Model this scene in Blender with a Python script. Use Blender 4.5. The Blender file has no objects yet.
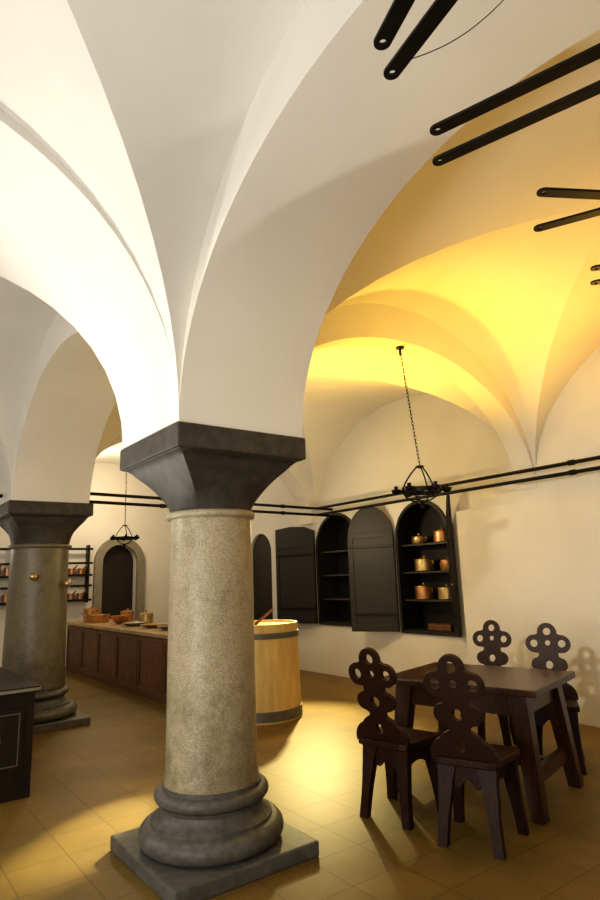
import bpy, bmesh, math, random
from mathutils import Vector, Matrix
random.seed(4)
S=bpy.context.scene
COL=S.collection
# ------------------------------------------------------------ materials
def mat(name,base,rough=0.6,metal=0.0,base2=None,scale=8.0,bump=0.0,bscale=None,detail=6,stretch=(1,1,1),ramp=(0.35,0.65),spec=None):
    m=bpy.data.materials.new(name); m.use_nodes=True
    nt=m.node_tree; b=nt.nodes['Principled BSDF']
    b.inputs['Roughness'].default_value=rough; b.inputs['Metallic'].default_value=metal
    if spec is not None: b.inputs['Specular IOR Level'].default_value=spec
    tc=nt.nodes.new('ShaderNodeTexCoord'); mp=nt.nodes.new('ShaderNodeMapping')
    mp.inputs['Scale'].default_value=stretch
    nt.links.new(tc.outputs['Object'],mp.inputs['Vector'])
    nz=nt.nodes.new('ShaderNodeTexNoise'); nz.inputs['Scale'].default_value=scale; nz.inputs['Detail'].default_value=detail
    nt.links.new(mp.outputs['Vector'],nz.inputs['Vector'])
    cr=nt.nodes.new('ShaderNodeValToRGB')
    cr.color_ramp.elements[0].position=ramp[0]; cr.color_ramp.elements[1].position=ramp[1]
    b2=base2 or tuple(c*0.85 for c in base)
    cr.color_ramp.elements[0].color=(*b2,1); cr.color_ramp.elements[1].color=(*base,1)
    nt.links.new(nz.outputs['Fac'],cr.inputs['Fac']); nt.links.new(cr.outputs['Color'],b.inputs['Base Color'])
    if bump:
        n2=nt.nodes.new('ShaderNodeTexNoise'); n2.inputs['Scale'].default_value=bscale or scale*2; n2.inputs['Detail'].default_value=5
        nt.links.new(mp.outputs['Vector'],n2.inputs['Vector'])
        bp=nt.nodes.new('ShaderNodeBump'); bp.inputs['Strength'].default_value=bump; bp.inputs['Distance'].default_value=0.02
        nt.links.new(n2.outputs['Fac'],bp.inputs['Height']); nt.links.new(bp.outputs['Normal'],b.inputs['Normal'])
    return m
def granite(name,c1,c2,c3):
    m=mat(name,c1,0.42,base2=c2,scale=170,detail=3,ramp=(0.38,0.60),bump=0.03)
    nt=m.node_tree; b=nt.nodes['Principled BSDF']
    tc=nt.nodes.new('ShaderNodeTexCoord'); nz=nt.nodes.new('ShaderNodeTexNoise'); nz.inputs['Scale'].default_value=6; nz.inputs['Detail'].default_value=11; nz.inputs['Roughness'].default_value=.75
    nt.links.new(tc.outputs['Object'],nz.inputs['Vector'])
    sx=nt.nodes.new('ShaderNodeSeparateXYZ'); nt.links.new(tc.outputs['Object'],sx.inputs[0])
    mr=nt.nodes.new('ShaderNodeMapRange'); mr.inputs['From Min'].default_value=.45; mr.inputs['From Max'].default_value=1.0; mr.inputs['To Min'].default_value=-.10; mr.inputs['To Max'].default_value=.06
    nt.links.new(sx.outputs['Z'],mr.inputs['Value'])
    ad=nt.nodes.new('ShaderNodeMath'); ad.operation='ADD'; nt.links.new(nz.outputs['Fac'],ad.inputs[0]); nt.links.new(mr.outputs['Result'],ad.inputs[1])
    cr=nt.nodes.new('ShaderNodeValToRGB'); cr.color_ramp.elements[0].position=.32; cr.color_ramp.elements[1].position=.58
    cr.color_ramp.elements[0].color=(*c3,1); cr.color_ramp.elements[1].color=(1,1,1,1)
    nt.links.new(ad.outputs[0],cr.inputs['Fac'])
    mx=nt.nodes.new('ShaderNodeMix'); mx.data_type='RGBA'; mx.blend_type='MULTIPLY'; mx.inputs[0].default_value=1
    src=b.inputs['Base Color'].links[0].from_socket
    nt.links.new(src,mx.inputs[6]); nt.links.new(cr.outputs['Color'],mx.inputs[7]); nt.links.new(mx.outputs[2],b.inputs['Base Color'])
    return m
M_PL=mat('plaster',(0.73,0.71,0.665),0.85,base2=(0.68,0.66,0.615),scale=1.2,bump=0.08,bscale=5)
M_GRAN=granite('speckled_granite',(0.56,0.49,0.34),(0.32,0.275,0.185),(.55,.52,.45))
M_GRAN2=granite('grey_granite',(0.22,0.19,0.125),(0.12,0.10,0.065),(.6,.6,.6))
M_DARKST=mat('dark_stone',(0.060,0.053,0.043),0.62,base2=(0.036,0.032,0.026),scale=14,bump=0.06)
M_BASE=mat('grey_base_stone',(0.135,0.132,0.12),0.5,base2=(0.085,0.083,0.075),scale=22,bump=0.08)
M_WOOD=mat('mahogany',(0.070,0.025,0.011),0.28,base2=(0.032,0.011,0.006),scale=6,stretch=(1,10,1),bump=0.04)
M_CHAIR=mat('dark_carved_wood',(0.040,0.012,0.005),0.48,base2=(0.017,0.005,0.0025),scale=7,stretch=(8,8,1),spec=.3)
M_CNT=mat('brown_panel_wood',(0.19,0.078,0.028),0.5,base2=(0.10,0.04,0.015),scale=6,stretch=(6,6,0.6))
M_CTOP=mat('worn_counter_wood',(0.50,0.36,0.18),0.45,base2=(0.34,0.22,0.10),scale=5,stretch=(6,1,1))
M_TUB=mat('pale_tub_wood',(0.70,0.52,0.21),0.55,base2=(0.56,0.40,0.14),scale=3,stretch=(4,4,0.6))
M_IRON=mat('black_iron',(0.012,0.012,0.012),0.45,0.6,base2=(0.008,0.008,0.008),scale=20,bump=0.03)
M_STOVE=mat('brown_black_iron',(0.022,0.015,0.011),0.45,0.2,base2=(0.012,0.009,0.007),scale=12,bump=0.05)
M_HOOP=mat('grey_hoop_iron',(0.15,0.14,0.115),0.5,0.3,scale=20,bump=0.05)
M_CAB=mat('black_painted_wood',(0.014,0.011,0.009),0.55,base2=(0.008,0.007,0.006),scale=10)
M_SHELF=mat('shelf_edge_wood',(0.05,0.035,0.025),0.5,base2=(0.03,0.022,0.016),scale=10)
M_COP=mat('copper',(0.66,0.35,0.15),0.38,0.85,base2=(0.42,0.21,0.09),scale=9)
M_BRASS=mat('brass',(0.68,0.50,0.23),0.35,0.85,base2=(0.46,0.32,0.13),scale=9)
M_TIN=mat('dull_tin',(0.5,0.47,0.42),0.4,0.9,scale=6)
M_DOOR=mat('dark_door_wood',(0.02,0.014,0.010),0.5,base2=(0.012,0.008,0.006),scale=6,stretch=(8,8,1))
M_SURR=mat('grey_surround',(0.26,0.235,0.175),0.7,scale=10,bump=0.1)
def floor_mat():
    m=bpy.data.materials.new('floor_tiles'); m.use_nodes=True; nt=m.node_tree; b=nt.nodes['Principled BSDF']
    tc=nt.nodes.new('ShaderNodeTexCoord'); br=nt.nodes.new('ShaderNodeTexBrick')
    nt.links.new(tc.outputs['Object'],br.inputs['Vector'])
    br.inputs['Scale'].default_value=1.0; br.inputs['Brick Width'].default_value=0.33; br.inputs['Row Height'].default_value=0.33; br.offset=0.0
    br.inputs['Mortar Size'].default_value=0.005; br.inputs['Mortar Smooth'].default_value=0.5
    br.inputs['Color1'].default_value=(0.185,0.120,0.029,1); br.inputs['Color2'].default_value=(0.205,0.133,0.033,1); br.inputs['Mortar'].default_value=(0.128,0.080,0.020,1)
    nz=nt.nodes.new('ShaderNodeTexNoise'); nz.inputs['Scale'].default_value=2.2; nz.inputs['Detail'].default_value=9
    nt.links.new(tc.outputs['Object'],nz.inputs['Vector'])
    mr=nt.nodes.new('ShaderNodeMapRange'); mr.inputs['To Min'].default_value=0.5; mr.inputs['To Max'].default_value=1.4
    nt.links.new(nz.outputs['Fac'],mr.inputs['Value'])
    mx=nt.nodes.new('ShaderNodeVectorMath'); mx.operation='SCALE'
    nt.links.new(br.outputs['Color'],mx.inputs[0]); nt.links.new(mr.outputs['Result'],mx.inputs['Scale'])
    nt.links.new(mx.outputs['Vector'],b.inputs['Base Color'])
    b.inputs['Roughness'].default_value=0.5; b.inputs['Specular IOR Level'].default_value=.35
    bp=nt.nodes.new('ShaderNodeBump'); bp.inputs['Strength'].default_value=0.2; bp.inputs['Distance'].default_value=0.003; bp.invert=True
    nt.links.new(br.outputs['Fac'],bp.inputs['Height']); nt.links.new(bp.outputs['Normal'],b.inputs['Normal'])
    return m
M_FL=floor_mat()
# ------------------------------------------------------------ helpers
def obj(name,bm,m,smooth=False,parent=None,loc=None,autosm=None):
    me=bpy.data.meshes.new(name); bmesh.ops.recalc_face_normals(bm,faces=bm.faces[:]) ; bm.to_mesh(me); bm.free()
    me.materials.append(m)
    if smooth or autosm:
        for p in me.polygons: p.use_smooth=True
        if autosm:
            try: me.set_sharp_from_angle(angle=math.radians(autosm))
            except Exception: pass
    o=bpy.data.objects.new(name,me); COL.objects.link(o)
    if parent: o.parent=parent
    if loc is not None: o.location=loc
    return o
def struct(o): o['kind']='structure'; return o
def empty(name,loc,label,cat,rz=0,group=None):
    e=bpy.data.objects.new(name,None); COL.objects.link(e); e.location=loc; e.rotation_euler=(0,0,rz)
    e.empty_display_size=0.1; e['label']=label; e['category']=cat
    if group: e['group']=group
    return e
def tag(o,label,cat,group=None):
    o['label']=label; o['category']=cat
    if group: o['group']=group
    return o
def box(bm,lo,hi,bev=0):
    lo=Vector(lo);hi=Vector(hi)
    r=bmesh.ops.create_cube(bm,size=1.0)
    vs=r['verts']
    for v in vs: v.co=Vector([(lo[i]+hi[i])/2+v.co[i]*(hi[i]-lo[i]) for i in range(3)])
    if bev>0:
        es=list({e for v in vs for e in v.link_edges})
        bmesh.ops.bevel(bm,geom=es,offset=bev,segments=2,affect='EDGES',profile=0.6)
def tube(bm,p0,p1,r0,r1=None,seg=10):
    p0=Vector(p0);p1=Vector(p1);r1=r0 if r1 is None else r1
    d=(p1-p0);L=d.length
    q=d.to_track_quat('Z','Y').to_matrix().to_4x4()
    bmesh.ops.create_cone(bm,cap_ends=True,segments=seg,radius1=r0,radius2=r1,depth=L,matrix=Matrix.Translation((p0+p1)/2)@q)
def beam(bm,p0,p1,w0,d0,w1=None,d1=None,up=(0,0,1)):
    p0=Vector(p0);p1=Vector(p1);w1=w0 if w1 is None else w1;d1=d0 if d1 is None else d1
    d=(p1-p0).normalized(); u=Vector(up)
    if abs(d.dot(u))>0.98: u=Vector((1,0,0)) if abs(d.z)>0.9 else Vector((0,0,1))
    x=u.cross(d).normalized(); y=d.cross(x)
    vs=[]
    for p,w,h in((p0,w0,d0),(p1,w1,d1)):
        for sx,sy in((-1,-1),(1,-1),(1,1),(-1,1)): vs.append(bm.verts.new(p+x*sx*w/2+y*sy*h/2))
    bm.faces.new(vs[0:4][::-1]);bm.faces.new(vs[4:8])
    for i in range(4):
        j=(i+1)%4; bm.faces.new((vs[i],vs[j],vs[4+j],vs[4+i]))
def lathe(bm,prof,seg=32,c=(0,0,0)):
    rings=[]
    for r,z in prof:
        if r<0.0006: rings.append([bm.verts.new((c[0],c[1],c[2]+z))]*seg)
        else: rings.append([bm.verts.new((c[0]+r*math.cos(2*math.pi*k/seg),c[1]+r*math.sin(2*math.pi*k/seg),c[2]+z)) for k in range(seg)])
    for a,b in zip(rings,rings[1:]):
        for k in range(seg):
            vs=[a[k],a[(k+1)%seg],b[(k+1)%seg],b[k]]
            u=[]
            for v in vs:
                if v not in u: u.append(v)
            if len(u)>2: bm.faces.new(u)
    if prof[0][0]>0.0005: bm.faces.new(rings[0][::-1])
    if prof[-1][0]>0.0005: bm.faces.new(rings[-1])
def torus(bm,R,r,mt=Matrix(),seg=32,ms=8,sx=1):
    rr=[]
    for i in range(seg):
        a=2*math.pi*i/seg; ring=[]
        for j in range(ms):
            b=2*math.pi*j/ms
            ring.append(bm.verts.new(mt@Vector(((R+r*math.cos(b))*math.cos(a)*sx,(R+r*math.cos(b))*math.sin(a),r*math.sin(b)))))
        rr.append(ring)
    for i in range(seg):
        for j in range(ms):
            bm.faces.new((rr[i][j],rr[(i+1)%seg][j],rr[(i+1)%seg][(j+1)%ms],rr[i][(j+1)%ms]))
def to_mesh_obj(name,cu,m,parent=None):
    t=bpy.data.objects.new('tmp',cu); COL.objects.link(t)
    dg=bpy.context.evaluated_depsgraph_get()
    me=bpy.data.meshes.new_from_object(t.evaluated_get(dg)); bpy.data.objects.remove(t); bpy.data.curves.remove(cu)
    b=bmesh.new(); b.from_mesh(me); bmesh.ops.remove_doubles(b,verts=b.verts[:],dist=1e-5); b.to_mesh(me); b.free()
    me.name=name; me.materials.clear(); me.materials.append(m)
    o=bpy.data.objects.new(name,me); COL.objects.link(o)
    if parent: o.parent=parent
    return o
def curve_plate(name,loops,thick,m,parent=None,bev=0.004):
    cu=bpy.data.curves.new(name,'CURVE'); cu.dimensions='2D'; cu.fill_mode='BOTH'; cu.extrude=thick/2-bev; cu.bevel_depth=bev; cu.bevel_resolution=1; cu.offset=-bev
    for lp in loops:
        sp=cu.splines.new('POLY'); sp.points.add(len(lp)-1); sp.use_cyclic_u=True
        for i,p in enumerate(lp): sp.points[i].co=(p[0],p[1],0,1)
    o=to_mesh_obj(name,cu,m,parent)
    for p in o.data.polygons: p.use_smooth=False
    return o
def poly_tube(name,pts,r,m,parent):
    cu=bpy.data.curves.new(name,'CURVE'); cu.dimensions='3D'; cu.bevel_depth=r; cu.bevel_resolution=2
    sp=cu.splines.new('POLY'); sp.points.add(len(pts)-1)
    for i,p in enumerate(pts): sp.points[i].co=(*p,1)
    return to_mesh_obj(name,cu,m,parent)
def circ(cx,cy,r,n=20,ry=None):
    return [(cx+r*math.cos(2*math.pi*i/n),cy+(ry or r)*math.sin(2*math.pi*i/n)) for i in range(n)]
CAMX,CAMY,YAW=-.177,.090,37.0
cs,sn=math.cos(math.radians(YAW)),math.sin(math.radians(YAW))
def CW(x,y): return (CAMX+cs*x+sn*y, CAMY-sn*x+cs*y)
def dup_tree(src,loc,rz,label=None):
    e=src.copy(); COL.objects.link(e); e.location=loc; e.rotation_euler=(0,0,rz)
    if label: e['label']=label
    def rec(s,d):
        for ch in s.children:
            c=ch.copy(); COL.objects.link(c); c.parent=d; c.matrix_parent_inverse=ch.matrix_parent_inverse.copy(); rec(ch,c)
    rec(src,e); return e
# ------------------------------------------------------------ room shell (X across bays, Y along column row)
XL,XR=-2.4,6.0; YB,YE=-1.0,12.3; SP=2.35
CX=1.625
YC=[-0.71,3.43,7.6]; HW=0.42; RW=1.6; RWL=1.68
Y1,Y2=3.70,3.94
bm=bmesh.new(); box(bm,(XL-.3,YB-.3,-.1),(XR+.3,YE+.3,0)); struct(obj('floor',bm,M_FL))
bm=bmesh.new(); box(bm,(XL-.3,YB-.3,0),(XL,YE+.3,4.4)); struct(obj('wall_left',bm,M_PL))
bm=bmesh.new(); box(bm,(XL,YB-.3,0),(XR,YB,4.4)); struct(obj('wall_front',bm,M_PL))
def arch_wall(name,u0,u1,z1,ops,mapf,m=M_PL):
    bm=bmesh.new()
    NS=14
    marks=sorted(ops,key=lambda o:o[0])
    def V(u,d,z): return bm.verts.new(mapf(u,d,z))
    def q(a,b,c,d): bm.faces.new((a,b,c,d))
    cur=u0
    def quad(uA,uB,zA0,zB0,zA1,zB1):
        q(V(uA,0,zA0),V(uB,0,zB0),V(uB,0,zB1),V(uA,0,zA1))
    for (c,w,za,zs,dp) in marks:
        l,r=c-w/2,c+w/2
        quad(cur,l,0,0,z1,z1)
        if za>0: quad(l,r,0,0,za,za)
        pts=[]
        for i in range(NS+1):
            t=math.pi-math.pi*i/NS
            pts.append((c+w/2*math.cos(t),zs+w/2*math.sin(t)))
        for (ua,zaa),(ub,zbb) in zip(pts,pts[1:]):
            quad(ua,ub,zaa,zbb,z1,z1)
        outline=[(l,za)]+pts+[(r,za)]
        for (ua,zaa),(ub,zbb) in zip(outline,outline[1:]+outline[:1]):
            q(V(ua,0,zaa),V(ub,0,zbb),V(ub,dp,zbb),V(ua,dp,zaa))
        bm.faces.new([V(u,dp,z) for u,z in outline])
        cur=r
    quad(cur,u1,0,0,z1,z1)
    bmesh.ops.remove_doubles(bm,verts=bm.verts[:],dist=0.0005)
    return struct(obj(name,bm,m))
CABS=[(5.63,0.96,0.70,1.98),(7.40,1.04,0.74,1.95)]
ops=[(c,w,za,zs,0.45) for c,w,za,zs in CABS]+[(9.62,0.72,0.0,1.95,0.35)]
arch_wall('wall_right',YB,YE,4.4,ops,lambda u,d,z:(XR+d,u,z))
DX=4.30
arch_wall('wall_back',XL,XR,4.4,[(DX,0.74,0.0,1.90,0.3)],lambda u,d,z:(u,YE+d,z))
bm=bmesh.new(); box(bm,(5.7,YB,0),(XR-.001,4.80,2.21),0.01); struct(obj('wall_ledge',bm,M_PL))
bm=bmesh.new(); box(bm,(5.72,YB,2.20),(XR-.002,Y2,4.35)); struct(obj('wall_upper',bm,M_PL))
def webs(bm,x0,x1,y0,y1,rise,N=28):
    cx,cy=(x0+x1)/2,(y0+y1)/2; rx,ry=(x1-x0)/2,(y1-y0)/2
    K=8
    for axis in (0,1):
        for side in (-1,1):
            grid=[]
            for i in range(N+1):
                t=math.pi*i/N; c=math.cos(t); s=math.sin(t)
                row=[]
                for k in range(K+1):
                    f=abs(c)+(1-abs(c))*k/K
                    z=SP+rise*s
                    if axis==0: row.append(bm.verts.new((cx+side*f*rx,cy+c*ry,z)))
                    else: row.append(bm.verts.new((cx+c*rx,cy+side*f*ry,z)))
                grid.append(row)
            for i in range(N):
                for k in range(K):
                    bm.faces.new((grid[i][k],grid[i][k+1],grid[i+1][k+1],grid[i+1][k]))
BL=[];XI=[(-2.4,CX-HW),(CX+HW,6.0)]
YI_L=[(YC[0]+HW,YC[1]-HW),(YC[1]+HW,YC[2]-HW),(YC[2]+HW,YE)]
YI_R=[(YC[0]+HW,Y1),(Y2,7.88),(8.24,YE)]
bm=bmesh.new()
for b in YI_L: webs(bm,XI[0][0],XI[0][1],b[0],b[1],RWL); BL.append((*XI[0],*b))
for i,b in enumerate(YI_R):
    x1=5.73 if i==0 else 6.0
    webs(bm,XI[1][0],x1,b[0],b[1],RW); BL.append((XI[1][0],x1,*b))
bmesh.ops.dissolve_degenerate(bm,dist=0.0005,edges=bm.edges[:])
ceil=struct(obj('ceiling',bm,M_PL,autosm=18))
def ceilz(x,y):
    for x0,x1,y0,y1 in BL:
        if x0<=x<=x1 and y0<=y<=y1:
            u=(x-(x0+x1)/2)/((x1-x0)/2); v=(y-(y0+y1)/2)/((y1-y0)/2)
            return SP+RW*max(math.sqrt(max(0,1-u*u)),math.sqrt(max(0,1-v*v)))
    return 3.5
TN=[1]
def band(axis,c,hw,u0,u1,uE0,uE1,rise,N=36):
    bm=bmesh.new(); cu=(u0+u1)/2; r=(u1-u0)/2
    pts=[]
    if uE0<u0: pts.append((uE0,SP))
    for i in range(N+1):
        t=math.pi-math.pi*i/N; pts.append((cu+r*math.cos(t),SP+rise*math.sin(t)))
    if uE1>u1: pts.append((uE1,SP))
    def P(u,w,z): return bm.verts.new((u,c+w,z) if axis==0 else (c+w,u,z))
    top=4.3
    A=[[P(u,-hw,z),P(u,hw,z),P(u,-hw,top),P(u,hw,top)] for u,z in pts]
    for a,b in zip(A,A[1:]):
        bm.faces.new((a[0],a[1],b[1],b[0])); bm.faces.new((a[0],b[0],b[2],a[2])); bm.faces.new((a[1],a[3],b[3],b[1])); bm.faces.new((a[2],b[2],b[3],a[3]))
    bmesh.ops.remove_doubles(bm,verts=bm.verts[:],dist=1e-5)
    o=struct(obj('trim_%d'%TN[0],bm,M_PL)); TN[0]+=1
    o.data.polygons.foreach_set('use_smooth',[True]*len(o.data.polygons)); o.data.set_sharp_from_angle(angle=math.radians(30))
RL,R=1.56,1.30
XB=5.71
for i,y in enumerate(YC):
    band(0,y,HW,-2.1,CX-HW,-2.4,CX-HW,RL)
    if i==1: band(0,(Y1+Y2)/2,(Y2-Y1)/2,CX+HW,XB,CX+HW,5.9,1.26)
    elif i==2: band(0,8.06,.18,CX+HW-.1,5.90,CX+HW-.1,6.0,1.34)
    else: band(0,y,HW,CX+HW,5.7,CX+HW,6.0,R)
    bm=bmesh.new(); box(bm,(CX-HW,y-HW,SP),(CX+HW,y+HW,4.3)); struct(obj('trim_%d'%TN[0],bm,M_PL)); TN[0]+=1
band(1,CX,HW,YI_L[0][0],YI_L[0][1],YI_L[0][0],YI_L[0][1],R)
band(1,CX,HW,YI_L[1][0],YI_L[1][1],YI_L[1][0],YI_L[1][1],R)
band(1,CX,HW,YI_L[2][0],YE,YI_L[2][0],YE,R)
bm=bmesh.new(); box(bm,(CX+HW-.3,7.88,2.352),(CX+HW+.02,8.24,4.2)); struct(obj('trim_%d'%TN[0],bm,M_PL)); TN[0]+=1
# ------------------------------------------------------------ columns
def column(x,y,label,shaftm,sr=1.0):
    e=empty('column',(x,y,0),label,'column',group='stone vault columns')
    h=.43*(1+(sr-1)*.5)
    bm=bmesh.new(); box(bm,(-h,-h,0),(h,h,.08),0.012); obj('plinth',bm,M_BASE,parent=e)
    bm=bmesh.new(); prof=[(.35,.08)]
    for i in range(13):
        t=-math.pi/2+math.pi*i/12; prof.append((.345+.06*math.cos(t),.138+.058*math.sin(t)))
    prof+=[(.34,.198),(.34,.212),(.312,.225),(.29,.248),(.285,.27),(.295,.293),(.305,.297)]
    for i in range(9):
        t=-math.pi/2+math.pi*i/8; prof.append((.292+.032*math.cos(t),.33+.033*math.sin(t)))
    prof+=[(.282,.366),(.282,.385)]
    prof=[(r*(1+(sr-1)*(.6)),z) for r,z in prof]
    lathe(bm,prof,64); obj('base_moulding',bm,M_BASE,autosm=35,parent=e)
    ZN=1.86
    bm=bmesh.new(); lathe(bm,[(r*sr,z) for r,z in [(.270,.385),(.268,.41),(.262,.44),(.259,.8),(.254,1.3),(.247,ZN)]],64); obj('shaft',bm,shaftm,autosm=40,parent=e)
    bm=bmesh.new(); prof=[(.245,ZN),(.255,ZN)]
    for i in range(9):
        t=-math.pi/2+math.pi*i/8; prof.append((.256+.02*math.cos(t),ZN+.024+.022*math.sin(t)))
    prof+=[(.25,ZN+.048)]
    lathe(bm,[(r*sr,z) for r,z in prof],64); obj('neck_ring',bm,shaftm,autosm=40,parent=e)
    bm=bmesh.new()
    seg=64; rings=[]
    N=14; z0=ZN+.048
    for i in range(N+1):
        f=i/N; z=z0+(2.20-z0)*f
        g=1-math.sqrt(max(0,1-(f*.985)**2))/1.0
        g=.55*f**1.3+.45*g
        sz=.25*sr+(.405-.25*sr)*g
        sq=min(1,f*1.2)
        ring=[]
        for k in range(seg):
            t=2*math.pi*k/seg+math.pi/4
            c,s=math.cos(t),math.sin(t)
            rr=sz*((1-sq)+sq/max(abs(c),abs(s)))
            ring.append(bm.verts.new((rr*c,rr*s,z)))
        rings.append(ring)
    for sz,z in((.415,2.205),(.42,2.22)):
        ring=[]
        for k in range(seg):
            t=2*math.pi*k/seg+math.pi/4; c,s=math.cos(t),math.sin(t); m_=max(abs(c),abs(s)); ring.append(bm.verts.new((sz*c/m_,sz*s/m_,z)))
        rings.append(ring)
    for a,b in zip(rings,rings[1:]):
        for k in range(seg): bm.faces.new((a[k],a[(k+1)%seg],b[(k+1)%seg],b[k]))
    bm.faces.new(rings[-1]); bm.faces.new(rings[0][::-1])
    obj('capital',bm,M_DARKST,autosm=40,parent=e)
    bm=bmesh.new(); box(bm,(-.435,-.435,2.21),(.435,.435,2.35),0.012); obj('abacus',bm,M_DARKST,parent=e)
    return e
column(CX,3.43,'thick speckled yellow granite column with dark stone capital',M_GRAN)
c2=column(1.63,7.6,'greyish granite column with dark capital beside counter',M_GRAN2,1.2)
c2.scale=(1.05,1.05,1.03)
for (az,z) in ((-112,1.55),(-50,1.47)):
    a=math.radians(az); bm=bmesh.new(); d=Vector((math.cos(a),math.sin(a),0)); tube(bm,d*.29,d*.36,.018,seg=12)
    bmesh.ops.create_uvsphere(bm,u_segments=14,v_segments=8,radius=.042,matrix=Matrix.Translation(d*.365))
    o=obj('brass_knob',bm,M_BRASS,smooth=True,parent=c2); o.location=(0,0,z); o['label']='round brass knob fixed to the shaft'
# ------------------------------------------------------------ tie rods
def rod(p0,p1,label):
    bm=bmesh.new(); tube(bm,p0,p1,.02,seg=10)
    o=obj('tie_rod',bm,M_IRON,autosm=40); tag(o,label,'metal rod',group='black iron tie rods')
    d=(Vector(p1)-Vector(p0)).normalized()
    for i in range(1,4):
        p=Vector(p0).lerp(Vector(p1),i/4); bm=bmesh.new(); tube(bm,p-d*.03,p+d*.03,.028,seg=10); obj('collar',bm,M_IRON,parent=o,autosm=40)
    return o
for z in (2.53,2.43):
    rod((5.54,YB,z),(5.64,7.42,z),'long black iron tie rod running along the wall')
    rod((2.12,7.46,z+.05),(5.98,7.46,z),'black iron tie rod spanning from column to wall')
rod((-2.38,7.46,2.50),(1.16,7.46,2.50),'black iron tie rod ending at the grey column capital')
# ------------------------------------------------------------ chandeliers
def chandelier(loc,ztop,label,hook=(0,0)):
    x,y,z=loc
    e=empty('chandelier',(x,y,z),label,'chandelier',group='wrought iron chandeliers')
    H=.22
    top=ztop-z
    bm=bmesh.new(); A0=Vector((0,0,H+.03)); A1=Vector((hook[0],hook[1],top-.03)); Ln=(A1-A0).length; n=int(Ln/.034)
    q=(A1-A0).to_track_quat('Z','Y').to_matrix().to_4x4()
    for k in range(n+1):
        mt=Matrix.Translation(A0.lerp(A1,k/n))@q@Matrix.Rotation(math.pi/2*(k%2),4,'Z')@Matrix.Rotation(math.pi/2,4,'X')
        torus(bm,.022,.0045,mt,12,6,sx=.42)
    o=obj('chain',bm,M_IRON,smooth=True,parent=e); o['kind']='stuff'
    bm=bmesh.new(); lathe(bm,[(.012,top-.08),(.012,top-.014),(.04,top-.012),(.04,top),(0,top)],16,(hook[0],hook[1],0)); obj('ceiling_hook',bm,M_IRON,parent=e,autosm=40)
    bm=bmesh.new(); seg=48
    rr=[[bm.verts.new((r*math.cos(2*math.pi*k/seg),r*math.sin(2*math.pi*k/seg),zz_)) for k in range(seg)] for r,zz_ in((.168,-.02),(.178,-.02),(.178,.02),(.168,.02))]
    for i in range(4):
        for k in range(seg): bm.faces.new((rr[i][k],rr[i][(k+1)%seg],rr[(i+1)%4][(k+1)%seg],rr[(i+1)%4][k]))
    obj('ring',bm,M_IRON,autosm=40,parent=e)
    bm=bmesh.new(); torus(bm,.03,.010,Matrix.Translation((0,0,H)),16,8); obj('top_loop',bm,M_IRON,smooth=True,parent=e)
    for i in range(3):
        a=2*math.pi*i/3+.35
        pts=[]
        for j in range(9):
            f=j/8; r=.17+(.025-.17)*f; zq=.02+(H-.02)*f+.02*math.sin(math.pi*f)
            pts.append((r*math.cos(a),r*math.sin(a),zq))
        poly_tube('stay',pts,.007,M_IRON,e)
    for i in range(2):
        a=math.pi*i/2+.35
        pts=[(.17*math.cos(t)*math.cos(a),.17*math.cos(t)*math.sin(a),-.10*math.sin(t)) for t in [math.pi*j/14 for j in range(15)]]
        poly_tube('curved_strap',pts,.007,M_IRON,e)
    bm=bmesh.new(); lathe(bm,[(0,-.17),(.016,-.155),(.010,-.135),(.026,-.115),(.026,-.095),(0,-.085)],14)
    obj('finial',bm,M_IRON,autosm=40,parent=e)
    for i in range(6):
        a=2*math.pi*i/6+.26
        bm=bmesh.new(); c=(.225*math.cos(a),.225*math.sin(a),0)
        tube(bm,(.17*math.cos(a),.17*math.sin(a),0),c,.010,seg=8); obj('arm',bm,M_IRON,autosm=40,parent=e)
        bm=bmesh.new()
        lathe(bm,[(.006,-.03),(.026,-.022),(.042,-.005),(.044,.018),(.039,.018),(.018,.008),(.018,.05),(.012,.05),(.012,.02),(0,.02)],16,c)
        obj('candle_cup',bm,M_IRON,autosm=40,parent=e)
    return e
hx,hy=3.87,3.82
lx,ly=3.93,3.74
ce=chandelier((lx,ly,2.22),SP+1.26*math.sqrt(1-((hx-(XB+CX+HW)/2)/((XB-CX-HW)/2))**2)-.002,'wrought iron ring chandelier hanging on a chain over table area',hook=(hx-lx,hy-ly))
chandelier((3.64,10.27,2.25),ceilz(3.64,10.27)-.005,'small iron ring chandelier hanging near the back door')
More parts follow.
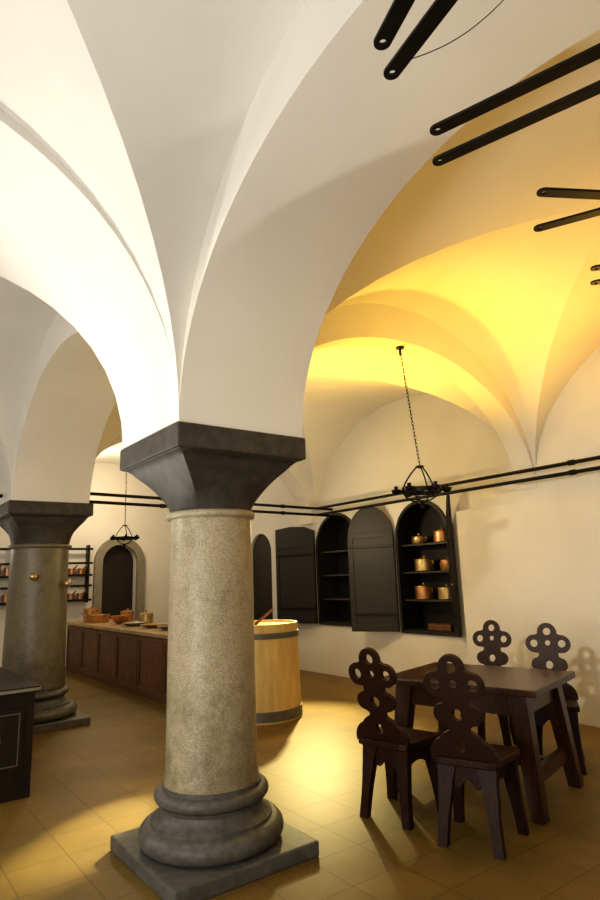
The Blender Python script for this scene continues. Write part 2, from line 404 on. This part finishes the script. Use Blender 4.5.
# ------------------------------------------------------------ overhead iron bars
def bar_pair(p0,p1,q0,q1,z,label):
    e=empty('iron_rack_arm',(*CW(*p0),z),label,'hanging iron bar',group='paired flat iron bars under vault')
    o0=Vector((*CW(*p0),z))
    ends=[]
    for s,t in((p0,p1),(q0,q1)):
        a=Vector((*CW(*s),z))-o0; b=Vector((*CW(*t),z))-o0; d=(b-a).normalized(); L=.9; b=a+d*L
        w=.024; N=10
        out=[(math.cos(math.pi/2+math.pi*i/N)*w,math.sin(math.pi/2+math.pi*i/N)*w) for i in range(N+1)]+[(L+math.cos(-math.pi/2+math.pi*i/N)*w,math.sin(-math.pi/2+math.pi*i/N)*w) for i in range(N+1)]
        o=curve_plate('flat_bar',[out,circ(.002,0,.009,12),circ(L,0,.009,12)],.010,M_IRON,e,bev=.0015)
        o.location=a; o.rotation_euler=(0,0,math.atan2(d.y,d.x))
        ends.append((a,b))
    m=(ends[0][1]+ends[1][1])/2
    bm=bmesh.new(); tube(bm,ends[0][1]+Vector((0,0,.02)),ends[1][1]+Vector((0,0,.02)),.012,seg=8); obj('cross_pin',bm,M_IRON,parent=e)
    wp=o0+m; zt=ceilz(wp.x,wp.y)
    bm=bmesh.new(); tube(bm,m+Vector((0,0,.03)),m+Vector((0,0,zt-z-.02)),.01,seg=8); obj('suspension_rod',bm,M_IRON,parent=e)
    return e,o0
ZB=2.9
LB='pair of black flat iron bars with pierced rounded ends'
e1,oo=bar_pair((.26,1.355),(.31,1.21),(.30,1.457),(.413,1.228),ZB,LB)
P0=Vector((*CW(.33,1.42),ZB)); P1=Vector((*CW(.80,1.30),3.25)); pts=[]
for i in range(21):
    f=i/20; p=P0.lerp(P1,f)-oo; pts.append((p.x,p.y,p.z-.10*math.sin(math.pi*f)*(1-f*.3)))
poly_tube('wire',pts,.0014,M_IRON,e1)
bar_pair((.48,1.69),(.87,1.41),(.52,1.84),(.93,1.54),ZB,LB)
bar_pair((.96,2.04),(1.19,2.07),(1.04,2.285),(1.246,2.18),ZB,LB)
bar_pair((1.45,2.65),(1.66,2.58),(1.52,2.80),(1.72,2.72),ZB,LB)
# ------------------------------------------------------------ table
def table(loc,rz):
    e=empty('table',(loc[0],loc[1],0),'dark mahogany wooden table surrounded by carved chairs','table',rz)
    hx,hy=.43,.56
    bm=bmesh.new(); box(bm,(-hx,-hy,.715),(hx,hy,.76),.008); obj('tabletop',bm,M_WOOD,parent=e)
    for s in(-1,1):
        bm=bmesh.new(); box(bm,(-hx+.1,s*(hy-.13)-.015,.58),(hx-.1,s*(hy-.13)+.015,.715)); obj('apron',bm,M_WOOD,parent=e)
        bm=bmesh.new(); box(bm,(s*(hx-.1)-.015,-hy+.13,.58),(s*(hx-.1)+.015,hy-.13,.715)); obj('apron',bm,M_WOOD,parent=e)
    for sx in(-1,1):
        for sy in(-1,1):
            bm=bmesh.new(); beam(bm,(sx*(hx-.12),sy*(hy-.15),.715),(sx*(hx-.05),sy*(hy-.07),0),.12,.10,.085,.075); obj('leg',bm,M_WOOD,parent=e)
    for sy in(-1,1):
        bm=bmesh.new(); box(bm,(-hx+.09,sy*(hy-.10)-.02,.18),(hx-.09,sy*(hy-.10)+.02,.27)); obj('stretcher',bm,M_WOOD,parent=e)
    bm=bmesh.new(); box(bm,(-.03,-hy+.11,.195),(.03,hy-.11,.265)); obj('stretcher',bm,M_WOOD,parent=e)
table((3.59,3.04),math.radians(14))
# ------------------------------------------------------------ chairs
def chair(loc,rz,label):
    e=empty('dining_chair',(loc[0],loc[1],0),label,'chair',rz,group='carved wooden chairs around the table')
    out=[(-.185,-.18),(-.20,-.14),(-.20,.14),(-.185,.18),(.16,.225),(.185,.20),(.19,0),(.185,-.20),(.16,-.225)]
    s=curve_plate('seat',[out],.042,M_CHAIR,e,bev=.009); s.location=(0,0,.445)
    C=[(.105,.43,.072),(0,.524,.076),(.045,.44,.080),(.028,.345,.048),(.085,.262,.056),(.03,.265,.08),(0,.18,.060),(.02,.11,.075),(.085,.02,.11),(.04,.07,.10)]
    def w(z):
        b=.0
        for cx,cz,r in C:
            dd=r*r-(z-cz)**2
            if dd>0: b=max(b,cx+math.sqrt(dd))
        return b
    zs=[.0+ .5998*i/180 for i in range(181)]
    R_=[(w(z),z) for z in zs if w(z)>.002]
    out=[(x,z) for x,z in R_]+[(-x,z) for x,z in R_[::-1]]
    holes=[circ(.110,.432,.031),circ(-.110,.432,.031),circ(0,.530,.031),circ(0,.437,.022),circ(.0,.262,.030,ry=.032),circ(0,.09,.022,ry=.032)]
    b=curve_plate('backrest',[out]+holes,.030,M_CHAIR,e,bev=.003)
    th=math.radians(11)
    b.matrix_local=Matrix.Translation((-.165,0,.45))@Matrix(((0,-math.sin(th),math.cos(th),0),(1,0,0,0),(0,math.cos(th),math.sin(th),0),(0,0,0,1)))
    for sx,sy,w0 in((-1,-1,.115),(-1,1,.115),(1,-1,.150),(1,1,.150)):
        bm=bmesh.new(); N=5; rows=[]
        for i in range(N+1):
            f=i/N; z=.425*(1-f)
            cx=sx*(.13+.055*f); cy=sy*(w0+.042*f)
            ww=.054-.028*min(1,f*1.5)**.8+.002*f; dd=.026-.004*f
            rows.append([bm.verts.new((cx+a*dd,cy+b_*ww,z)) for a,b_ in((-1,-1),(1,-1),(1,1),(-1,1))])
        for a,b2 in zip(rows,rows[1:]):
            for k in range(4): bm.faces.new((a[k],a[(k+1)%4],b2[(k+1)%4],b2[k]))
        bm.faces.new(rows[0][::-1]); bm.faces.new(rows[-1])
        obj('leg',bm,M_CHAIR,parent=e)
    for sx in(-1,1):
        W=.12 if sx<0 else .155
        pts=[(-W-.03,0)]
        N=24
        for i in range(N+1):
            u=-1+2*i/N; pts.append((u*(W+.03),-.18+.085*abs(math.cos(u*math.pi*.5))+.02*math.cos(u*math.pi*3)))
        pts.append((W+.03,0))
        a=curve_plate('apron',[pts],.022,M_CHAIR,e,bev=.002)
        a.matrix_local=Matrix.Translation((sx*.135,0,.427))@Matrix(((0,0,1,0),(1,0,0,0),(0,1,0,0),(0,0,0,1)))
    for sy in(-1,1):
        pts=[(-.13,0)]+[(-.13+.26*i/20,-.14+.05*math.sin(math.pi*i/20)) for i in range(21)]+[(.13,0)]
        a=curve_plate('apron',[pts],.022,M_CHAIR,e,bev=.002)
        a.matrix_local=Matrix.Translation((0,sy*.137,.427))@Matrix.Rotation(math.atan2(.035*sy,.27),4,'Z')@Matrix(((1,0,0,0),(0,0,-1,0),(0,1,0,0),(0,0,0,1)))
    return e
c=chair((2.886,2.563),math.radians(20),'dark carved wooden chair with pierced clover backrest, tucked by table')
dup_tree(c,(2.83,3.13,0),math.radians(12))
dup_tree(c,(4.43,3.01,0),math.radians(205),'dark carved wooden chair against the pale wall')
dup_tree(c,(4.47,3.63,0),math.radians(199),'dark carved wooden chair behind the table')
# ------------------------------------------------------------ cabinets in niches
def arch_pts(w,h0,h1s,n=16,inset=0):
    r=w/2-inset
    return [(-r,h0+inset)]+[(r*math.cos(math.pi-math.pi*i/n),h1s+r*math.sin(math.pi-math.pi*i/n)) for i in range(n+1)]+[(r,h0+inset)]
def cabinet(cy,w,za,zs,label,leaf_ang,right_leaf,leafw,shape):
    e=empty('wall_cabinet',(XR,cy,za),label,'cabinet')
    U=Matrix(((0,0,1,0),(1,0,0,0),(0,1,0,0),(0,0,0,1)))
    def plate(name,loops,th,x,y=0,mm=M_CAB):
        o=curve_plate(name,loops,th,mm,e,bev=.003); o.matrix_local=Matrix.Translation((x,y,-za))@U; return o
    plate('back_panel',[arch_pts(w-.02,za+.01,zs)],.02,.42)
    plate('lining',[arch_pts(w-.01,za+.005,zs),arch_pts(w-.01,za+.005,zs,inset=.02)[::-1]],.40,.21)
    plate('frame',[arch_pts(w-.006,za+.003,zs),arch_pts(w-.006,za+.003,zs,inset=.04)[::-1]],.05,-.005)
    for z in (1.13,1.50,1.87):
        bm=bmesh.new(); box(bm,(.06,-w/2+.03,z-za-.012),(.40,w/2-.03,z-za+.012)); obj('shelf',bm,M_SHELF,parent=e)
    bm=bmesh.new(); box(bm,(.03,-w/2+.03,.028),(.40,w/2-.03,.05)); obj('cabinet_floor',bm,M_CAB,parent=e)
    def leaf(hinge,ang,width,full):
        if full=='round':
            out=[(0,za+.02)]+[(width/2-width/2*math.cos(math.pi*i/16),zs+w/2*math.sin(math.pi*i/16)) for i in range(17)]+[(width,za+.02)]
        elif full=='flat':
            out=[(0,za+.02),(0,zs+.28),(width*.25,zs+.36),(width*.6,zs+.38),(width,zs+.35),(width,za+.02)]
        else:
            out=[(0,za+.02),(0,zs+.1)]+[(width*(i/10),zs+.1+(w/2-.1)*math.sin(math.pi/2*i/10)) for i in range(1,11)]+[(width,za+.02)]
        o=curve_plate('door',[out],.03,M_CAB,e,bev=.003)
        d=Vector((math.cos(ang),math.sin(ang)))
        mt=Matrix(((d.x,0,d.y,0),(d.y,0,-d.x,0),(0,1,0,0),(0,0,0,1)))
        o.matrix_local=Matrix.Translation((-.05,hinge,-za))@mt
        inn=.08
        fr=[(inn,za+.12),(inn,zs+.02),(width-inn,zs+.02),(width-inn,za+.12)]
        fo=[(.01,za+.03),(.01,zs+.1),(width-.01,zs+.1),(width-.01,za+.03)]
        curve_plate('door_frame',[fo,fr],.05,M_CAB,o,bev=.004)
        for zb in (za+.25,zs-.1):
            bm=bmesh.new(); box(bm,(.02,zb-.02,-.032),(width-.03,zb+.02,.032),.003); obj('hinge_strap',bm,M_IRON,parent=o)
        bm=bmesh.new(); tube(bm,(width-.05,(za+zs)/2,.015),(width-.05,(za+zs)/2,.05),.012); obj('knob',bm,M_BRASS,parent=o)
    leaf(w/2,math.radians(90+leaf_ang),leafw,shape)
    if right_leaf: leaf(-w/2,math.radians(180+52),.22,'half')
    return e
cabinet(*CABS[0],'black arched wall cabinet with open doors holding copper pots',28,True,.69,'round')
cabinet(*CABS[1],'black arched wall cabinet with open door and dark shelves',14,False,.84,'flat')
# ------------------------------------------------------------ pots
def pot(name,loc,r,h,m,kind,label,rz=0,group=None):
    e=empty(name,loc,label,'pot' if kind!='pan' else 'pan',rz,group)
    bm=bmesh.new()
    if kind=='pot':
        lathe(bm,[(0,0),(r*.93,0),(r,.01),(r,h*.97),(r*1.05,h),(r*.95,h),(r*.95,h*.2),(0,h*.15)],28)
    elif kind=='bowl':
        lathe(bm,[(0,0),(r*.4,0),(r*.75,h*.4),(r,h),(r*.95,h),(r*.7,h*.45),(0,h*.15)],28)
    else:
        lathe(bm,[(0,0),(r*.9,0),(r,h),(r*.96,h),(r*.86,.01),(0,.01)],28)
    obj('body',bm,m,autosm=35,parent=e)
    if kind=='pan':
        bm=bmesh.new(); beam(bm,(r*.95,0,h*.8),(r+.22,0,h+.05),.025,.01); obj('handle',bm,m,parent=e)
    elif kind=='pot':
        for s in(-1,1):
            bm=bmesh.new(); torus(bm,.025,.006,Matrix.Translation((0,s*(r+.008),h*.75))@Matrix.Rotation(math.pi/2,4,'Y'),16,6); obj('handle',bm,m,smooth=True,parent=e)
        bm=bmesh.new(); lathe(bm,[(0,h+.001),(r*1.03,h+.001),(r*1.0,h+.012),(r*.3,h+.03),(.012,h+.033),(.02,h+.055),(0,h+.06)],24); obj('lid',bm,m,autosm=35,parent=e)
    return e
G='copper pots on cabinet shelves'
for (y,z,r,h,m) in [(5.42,1.883,.12,.14,M_COP),(5.84,1.883,.10,.09,M_BRASS),(5.37,1.513,.10,.12,M_COP),(5.78,1.513,.13,.15,M_BRASS),(5.42,1.143,.12,.14,M_BRASS),(5.82,1.143,.12,.16,M_COP)]:
    pot('cooking_pot',(6.17,y,z),r,h,m,'pot','lidded copper pot standing on black cabinet shelf' if m==M_COP else 'lidded brass pot standing on black cabinet shelf',group=G)
bm=bmesh.new(); box(bm,(-.1,-.19,0),(.1,.19,.08),.01); o=obj('wooden_board',bm,M_CNT,loc=(6.17,5.52,.751)); tag(o,'reddish wooden board lying on cabinet floor','box')  # a wooden board, modelled as a low block
# ------------------------------------------------------------ counter
def counter():
    e=empty('kitchen_counter',(3.58,9.0,0),'long brown panelled wooden counter with worn pale top','counter')
    y0,y1=-2.3,2.8; hx=.45
    bm=bmesh.new(); box(bm,(-hx+.05,y0+.05,.0),(hx-.05,y1-.05,.79)); obj('body',bm,M_CNT,parent=e)
    bm=bmesh.new(); box(bm,(-hx,y0,.79),(hx,y1,.84),.006); obj('countertop',bm,M_CTOP,parent=e)
    n=6; L=(y1-y0-.1)/n
    for i in range(n):
        a=y0+.05+i*L; x=-hx+.05
        out=[(a+.01,.05),(a+L-.01,.05),(a+L-.01,.77),(a+.01,.77)]; inn=[(a+.06,.13),(a+.06,.71),(a+L-.06,.71),(a+L-.06,.13)]
        o=curve_plate('panel_frame',[out,inn],.016,M_CNT,e,bev=.003); o.matrix_local=Matrix.Translation((x-.008,0,0))@Matrix(((0,0,1,0),(1,0,0,0),(0,1,0,0),(0,0,0,1)))
counter()
CZ=.84
pot('copper_pan',(3.42,10.9,CZ),.22,.13,M_COP,'pan','wide copper pan standing on the counter',2)
pot('copper_bowl',(3.55,10.1,CZ),.17,.13,M_COP,'bowl','round copper bowl standing on the counter')
pot('metal_dish',(3.5,9.4,CZ),.19,.05,M_TIN,'bowl','shallow metal dish lying on the counter')
pot('metal_dish',(3.55,8.75,CZ),.2,.05,M_BRASS,'bowl','shallow brass dish lying on the counter')
pot('metal_dish',(3.5,8.1,CZ),.18,.06,M_TIN,'bowl','small tin dish lying on the counter')
pot('cooking_pot',(3.5,11.45,CZ),.14,.2,M_COP,'pot','lidded copper pot standing on the counter')
pot('cooking_pot',(3.85,10.6,CZ),.12,.16,M_COP,'pot','small lidded copper pot standing on the counter')
pot('cooking_pot',(3.82,9.7,CZ),.11,.15,M_BRASS,'pot','small lidded brass pot standing on the counter')
# ------------------------------------------------------------ tub
def tub(x,y):
    e=empty('wooden_tub',(x,y,0),'large pale wooden tub with grey iron hoops and lid','tub')
    bm=bmesh.new(); lathe(bm,[(0,.02),(.42,.02),(.43,.0),(.44,.0),(.43,.5),(.42,1.0),(.40,1.0),(.40,.94),(0,.94)],56); obj('stave_body',bm,M_TUB,autosm=30,parent=e)
    for z,r,hh in((.07,.444,.05),(.88,.426,.03)):
        bm=bmesh.new(); lathe(bm,[(r-.012,z-hh),(r+.004,z-hh),(r+.003,z+hh),(r-.012,z+hh)],56); obj('hoop',bm,M_HOOP,autosm=40,parent=e)
    bm=bmesh.new(); lathe(bm,[(0,.942),(.398,.942),(.398,.975),(0,.975)],48); obj('lid',bm,M_TUB,autosm=40,parent=e)
    bm=bmesh.new(); tube(bm,(-.05,.05,.975),(.16,-.02,1.14),.018,.012,seg=10); obj('lid_handle',bm,M_CNT,parent=e)
tub(3.70,6.10)
# ------------------------------------------------------------ stove
def stove():
    e=empty('iron_stove',(0.187,6.03,0),'black cast iron kitchen range with pale metal edging','stove')
    x0,x1,y0,y1=-1.3,.90,-.92,.86
    bm=bmesh.new(); box(bm,(x0+.03,y0+.03,.0),(x1-.03,y1-.03,.72)); obj('body',bm,M_STOVE,parent=e)
    bm=bmesh.new(); box(bm,(x0,y0,.72),(x1,y1,.765),.006); obj('hotplate',bm,M_STOVE,parent=e)
    t=.012
    bm=bmesh.new(); box(bm,(x0-t,y0-t,.735),(x1+t,y0-.001,.755)); obj('rail',bm,M_TIN,parent=e)
    bm=bmesh.new(); box(bm,(x1+.001,y0-t,.735),(x1+t,y1+t,.755)); obj('rail',bm,M_TIN,parent=e)
    for i in range(3):
        a=x1-.72*(i+1)+.06
        bm=bmesh.new(); y=y0+.03
        box(bm,(a,y-.02,.2),(a+.56,y,.62),.004); od=obj('oven_door',bm,M_STOVE,parent=e)
        bm=bmesh.new(); mt=Matrix.Translation((a+.28,y-.026,.41))@Matrix.Rotation(math.pi/2,4,'X'); torus(bm,.12,.006,mt,32,6); obj('ornament_ring',bm,M_TIN,smooth=True,parent=od)
        o=curve_plate('trim_frame',[[(a+.03,.23),(a+.53,.23),(a+.53,.59),(a+.03,.59)],[(a+.038,.238),(a+.038,.582),(a+.522,.582),(a+.522,.238)]],.012,M_HOOP,od,bev=.001); o.matrix_local=Matrix.Translation((0,y-.022,0))@Matrix(((1,0,0,0),(0,0,-1,0),(0,1,0,0),(0,0,0,1)))
        bm=bmesh.new(); tube(bm,(a+.28,y,.41),(a+.28,y-.05,.41),.02,seg=14); obj('knob',bm,M_TIN,smooth=False,parent=od)
    for i in range(2):
        bm=bmesh.new(); box(bm,(x1-.03,y0+.1+i*.85,.15),(x1-.015,y0+.85+i*.85,.66),.003); obj('side_panel',bm,M_STOVE,parent=e)
    for cx,cy in((.45,-.45),(-.25,-.45),(.45,.4),(-.25,.4)):
        bm=bmesh.new(); torus(bm,.16,.008,Matrix.Translation((cx,cy,.767)),32,6); obj('burner_ring',bm,M_IRON,smooth=True,parent=e)
stove()
# ------------------------------------------------------------ back wall: door, surround, rack
U2=Matrix(((1,0,0,0),(0,0,-1,0),(0,1,0,0),(0,0,0,1)))
d=curve_plate('door_1',[arch_pts(.73,.0,1.90)],.05,M_DOOR); d.matrix_world=Matrix.Translation((DX,YE+.2,0.003))@U2; struct(d)
d=curve_plate('trim_20',[arch_pts(1.04,.0,1.90),arch_pts(1.04,-.155,1.90,inset=.155)[::-1]],.08,M_SURR); d.matrix_world=Matrix.Translation((DX,YE-.04,0.003))@U2; struct(d)
U3=Matrix(((0,0,1,0),(1,0,0,0),(0,1,0,0),(0,0,0,1)))
d=curve_plate('door_2',[arch_pts(.71,.0,1.95)],.05,M_DOOR); d.matrix_world=Matrix.Translation((XR+.08,9.62,0.003))@U3; struct(d)
def rack(x,label):
    e=empty('pot_rack',(x,YE,1.15),label,'rack')
    for s in(-.30,.30):
        bm=bmesh.new(); box(bm,(s-.018,-.14,0),(s+.018,0,1.10)); obj('upright',bm,M_IRON,parent=e)
    for z in(.05,.32,.52,.75,1.02):
        bm=bmesh.new(); box(bm,(-.36,-.20,z-.02),(.36,-.141,z+.02)); obj('rail',bm,M_IRON,parent=e)
    for z in (.05,.52):
        bm=bmesh.new(); box(bm,(-.28,-.14,z-.012),(.28,-.005,z+.012)); obj('shelf',bm,M_IRON,parent=e)
rack(3.34,'black iron wall rack with horizontal rails for pans')
rack(2.02,'black iron wall rack holding copper pans')
for x in(3.16,3.34,3.52):
    for z in (1.213,1.683): pot('copper_pan',(x,YE-.075,z),.065,.12,M_COP,'pan','small copper pan standing on the wall rack',-1.5,group='copper pans on wall rack')
for x in(1.84,2.02,2.2):
    for z in (1.213,1.683): pot('copper_pan',(x,YE-.075,z),.065,.15,M_COP,'pan','small copper pan standing on the wall rack',-1.5,group='copper pans on wall rack')
# ------------------------------------------------------------ lights
def light(kind,loc,energy,color,size=.1,target=None,spot=None,blend=.5):
    l=bpy.data.lights.new('light',kind); l.energy=energy; l.color=color
    if kind=='AREA': l.size=size
    else: l.shadow_soft_size=size
    if spot: l.spot_size=math.radians(spot); l.spot_blend=blend
    o=bpy.data.objects.new('lamp_or_fill',l); COL.objects.link(o); o.location=loc  # shared by the lamps and the added fill lights
    if target is not None: o.rotation_euler=(Vector(target)-Vector(loc)).to_track_quat('-Z','Y').to_euler()
    return o
light('SPOT',(4.9,2.2,2.2),120,(1.0,.52,.05),.12,target=(4.0,2.5,4),spot=168,blend=1)
light('SPOT',(4.3,4.9,2.5),190,(1,.60,.06),.1,target=(3.9,4.5,4),spot=160,blend=1)
light('SPOT',(4.2,3.0,2.4),62,(1,.60,.06),.1,target=(4.2,3.7,4),spot=140,blend=1)
light('POINT',(4.4,6.2,2.1),44,(1,.80,.45),.1)
light('SPOT',(.15,4.7,1.1),230,(1,.96,.86),.05,target=(.75,3.4,2.9),spot=75,blend=1)
light('POINT',(-1.0,5.2,2.2),60,(1,.95,.84),.08)
light('POINT',(3.6,10.9,3.1),65,(1,.80,.52),.15)
light('POINT',(.2,10.0,2.2),30,(1,.92,.8),.1)
light('AREA',(-2.2,1.9,1.2),68,(1,.98,.95),1.3,target=(1.2,2.2,3.0))
light('AREA',(-2.2,0.0,1.5),40,(1,.95,.86),1.2,target=(2.0,2.2,3.4))  # unseen fill light added on the left, stands for no fixture
light('SPOT',(5.3,7.2,2.3),900,(1,.82,.33),.06,target=(3.7,5.3,0),spot=46,blend=.8)
light('SPOT',(4.9,7.1,2.2),4200,(1,.84,.36),.04,target=(1.2,4.15,0),spot=8,blend=.8)
light('SPOT',(-2.0,1.5,3.0),520,(1,.90,.70),.1,target=(5.7,3.2,1.7),spot=34,blend=1)  # unseen spot added to brighten the right wall
w=bpy.data.worlds.new('World'); S.world=w; w.use_nodes=True
w.node_tree.nodes['Background'].inputs[0].default_value=(.9,.85,.75,1); w.node_tree.nodes['Background'].inputs[1].default_value=.03
# ------------------------------------------------------------ camera
cam=bpy.data.cameras.new('Camera'); co=bpy.data.objects.new('Camera',cam); COL.objects.link(co); S.camera=co
cam.lens=24; cam.sensor_width=36; cam.clip_start=.02
co.matrix_world=Matrix.Translation((CAMX,CAMY,1.5))@Matrix.Rotation(math.radians(-YAW),4,'Z')@Matrix.Rotation(math.radians(90+11.9),4,'X')@Matrix.Rotation(math.radians(-2),4,'Z')
S.view_settings.view_transform='Standard'
try: S.view_settings.look='Medium High Contrast'
except Exception as ex: print('look',ex)
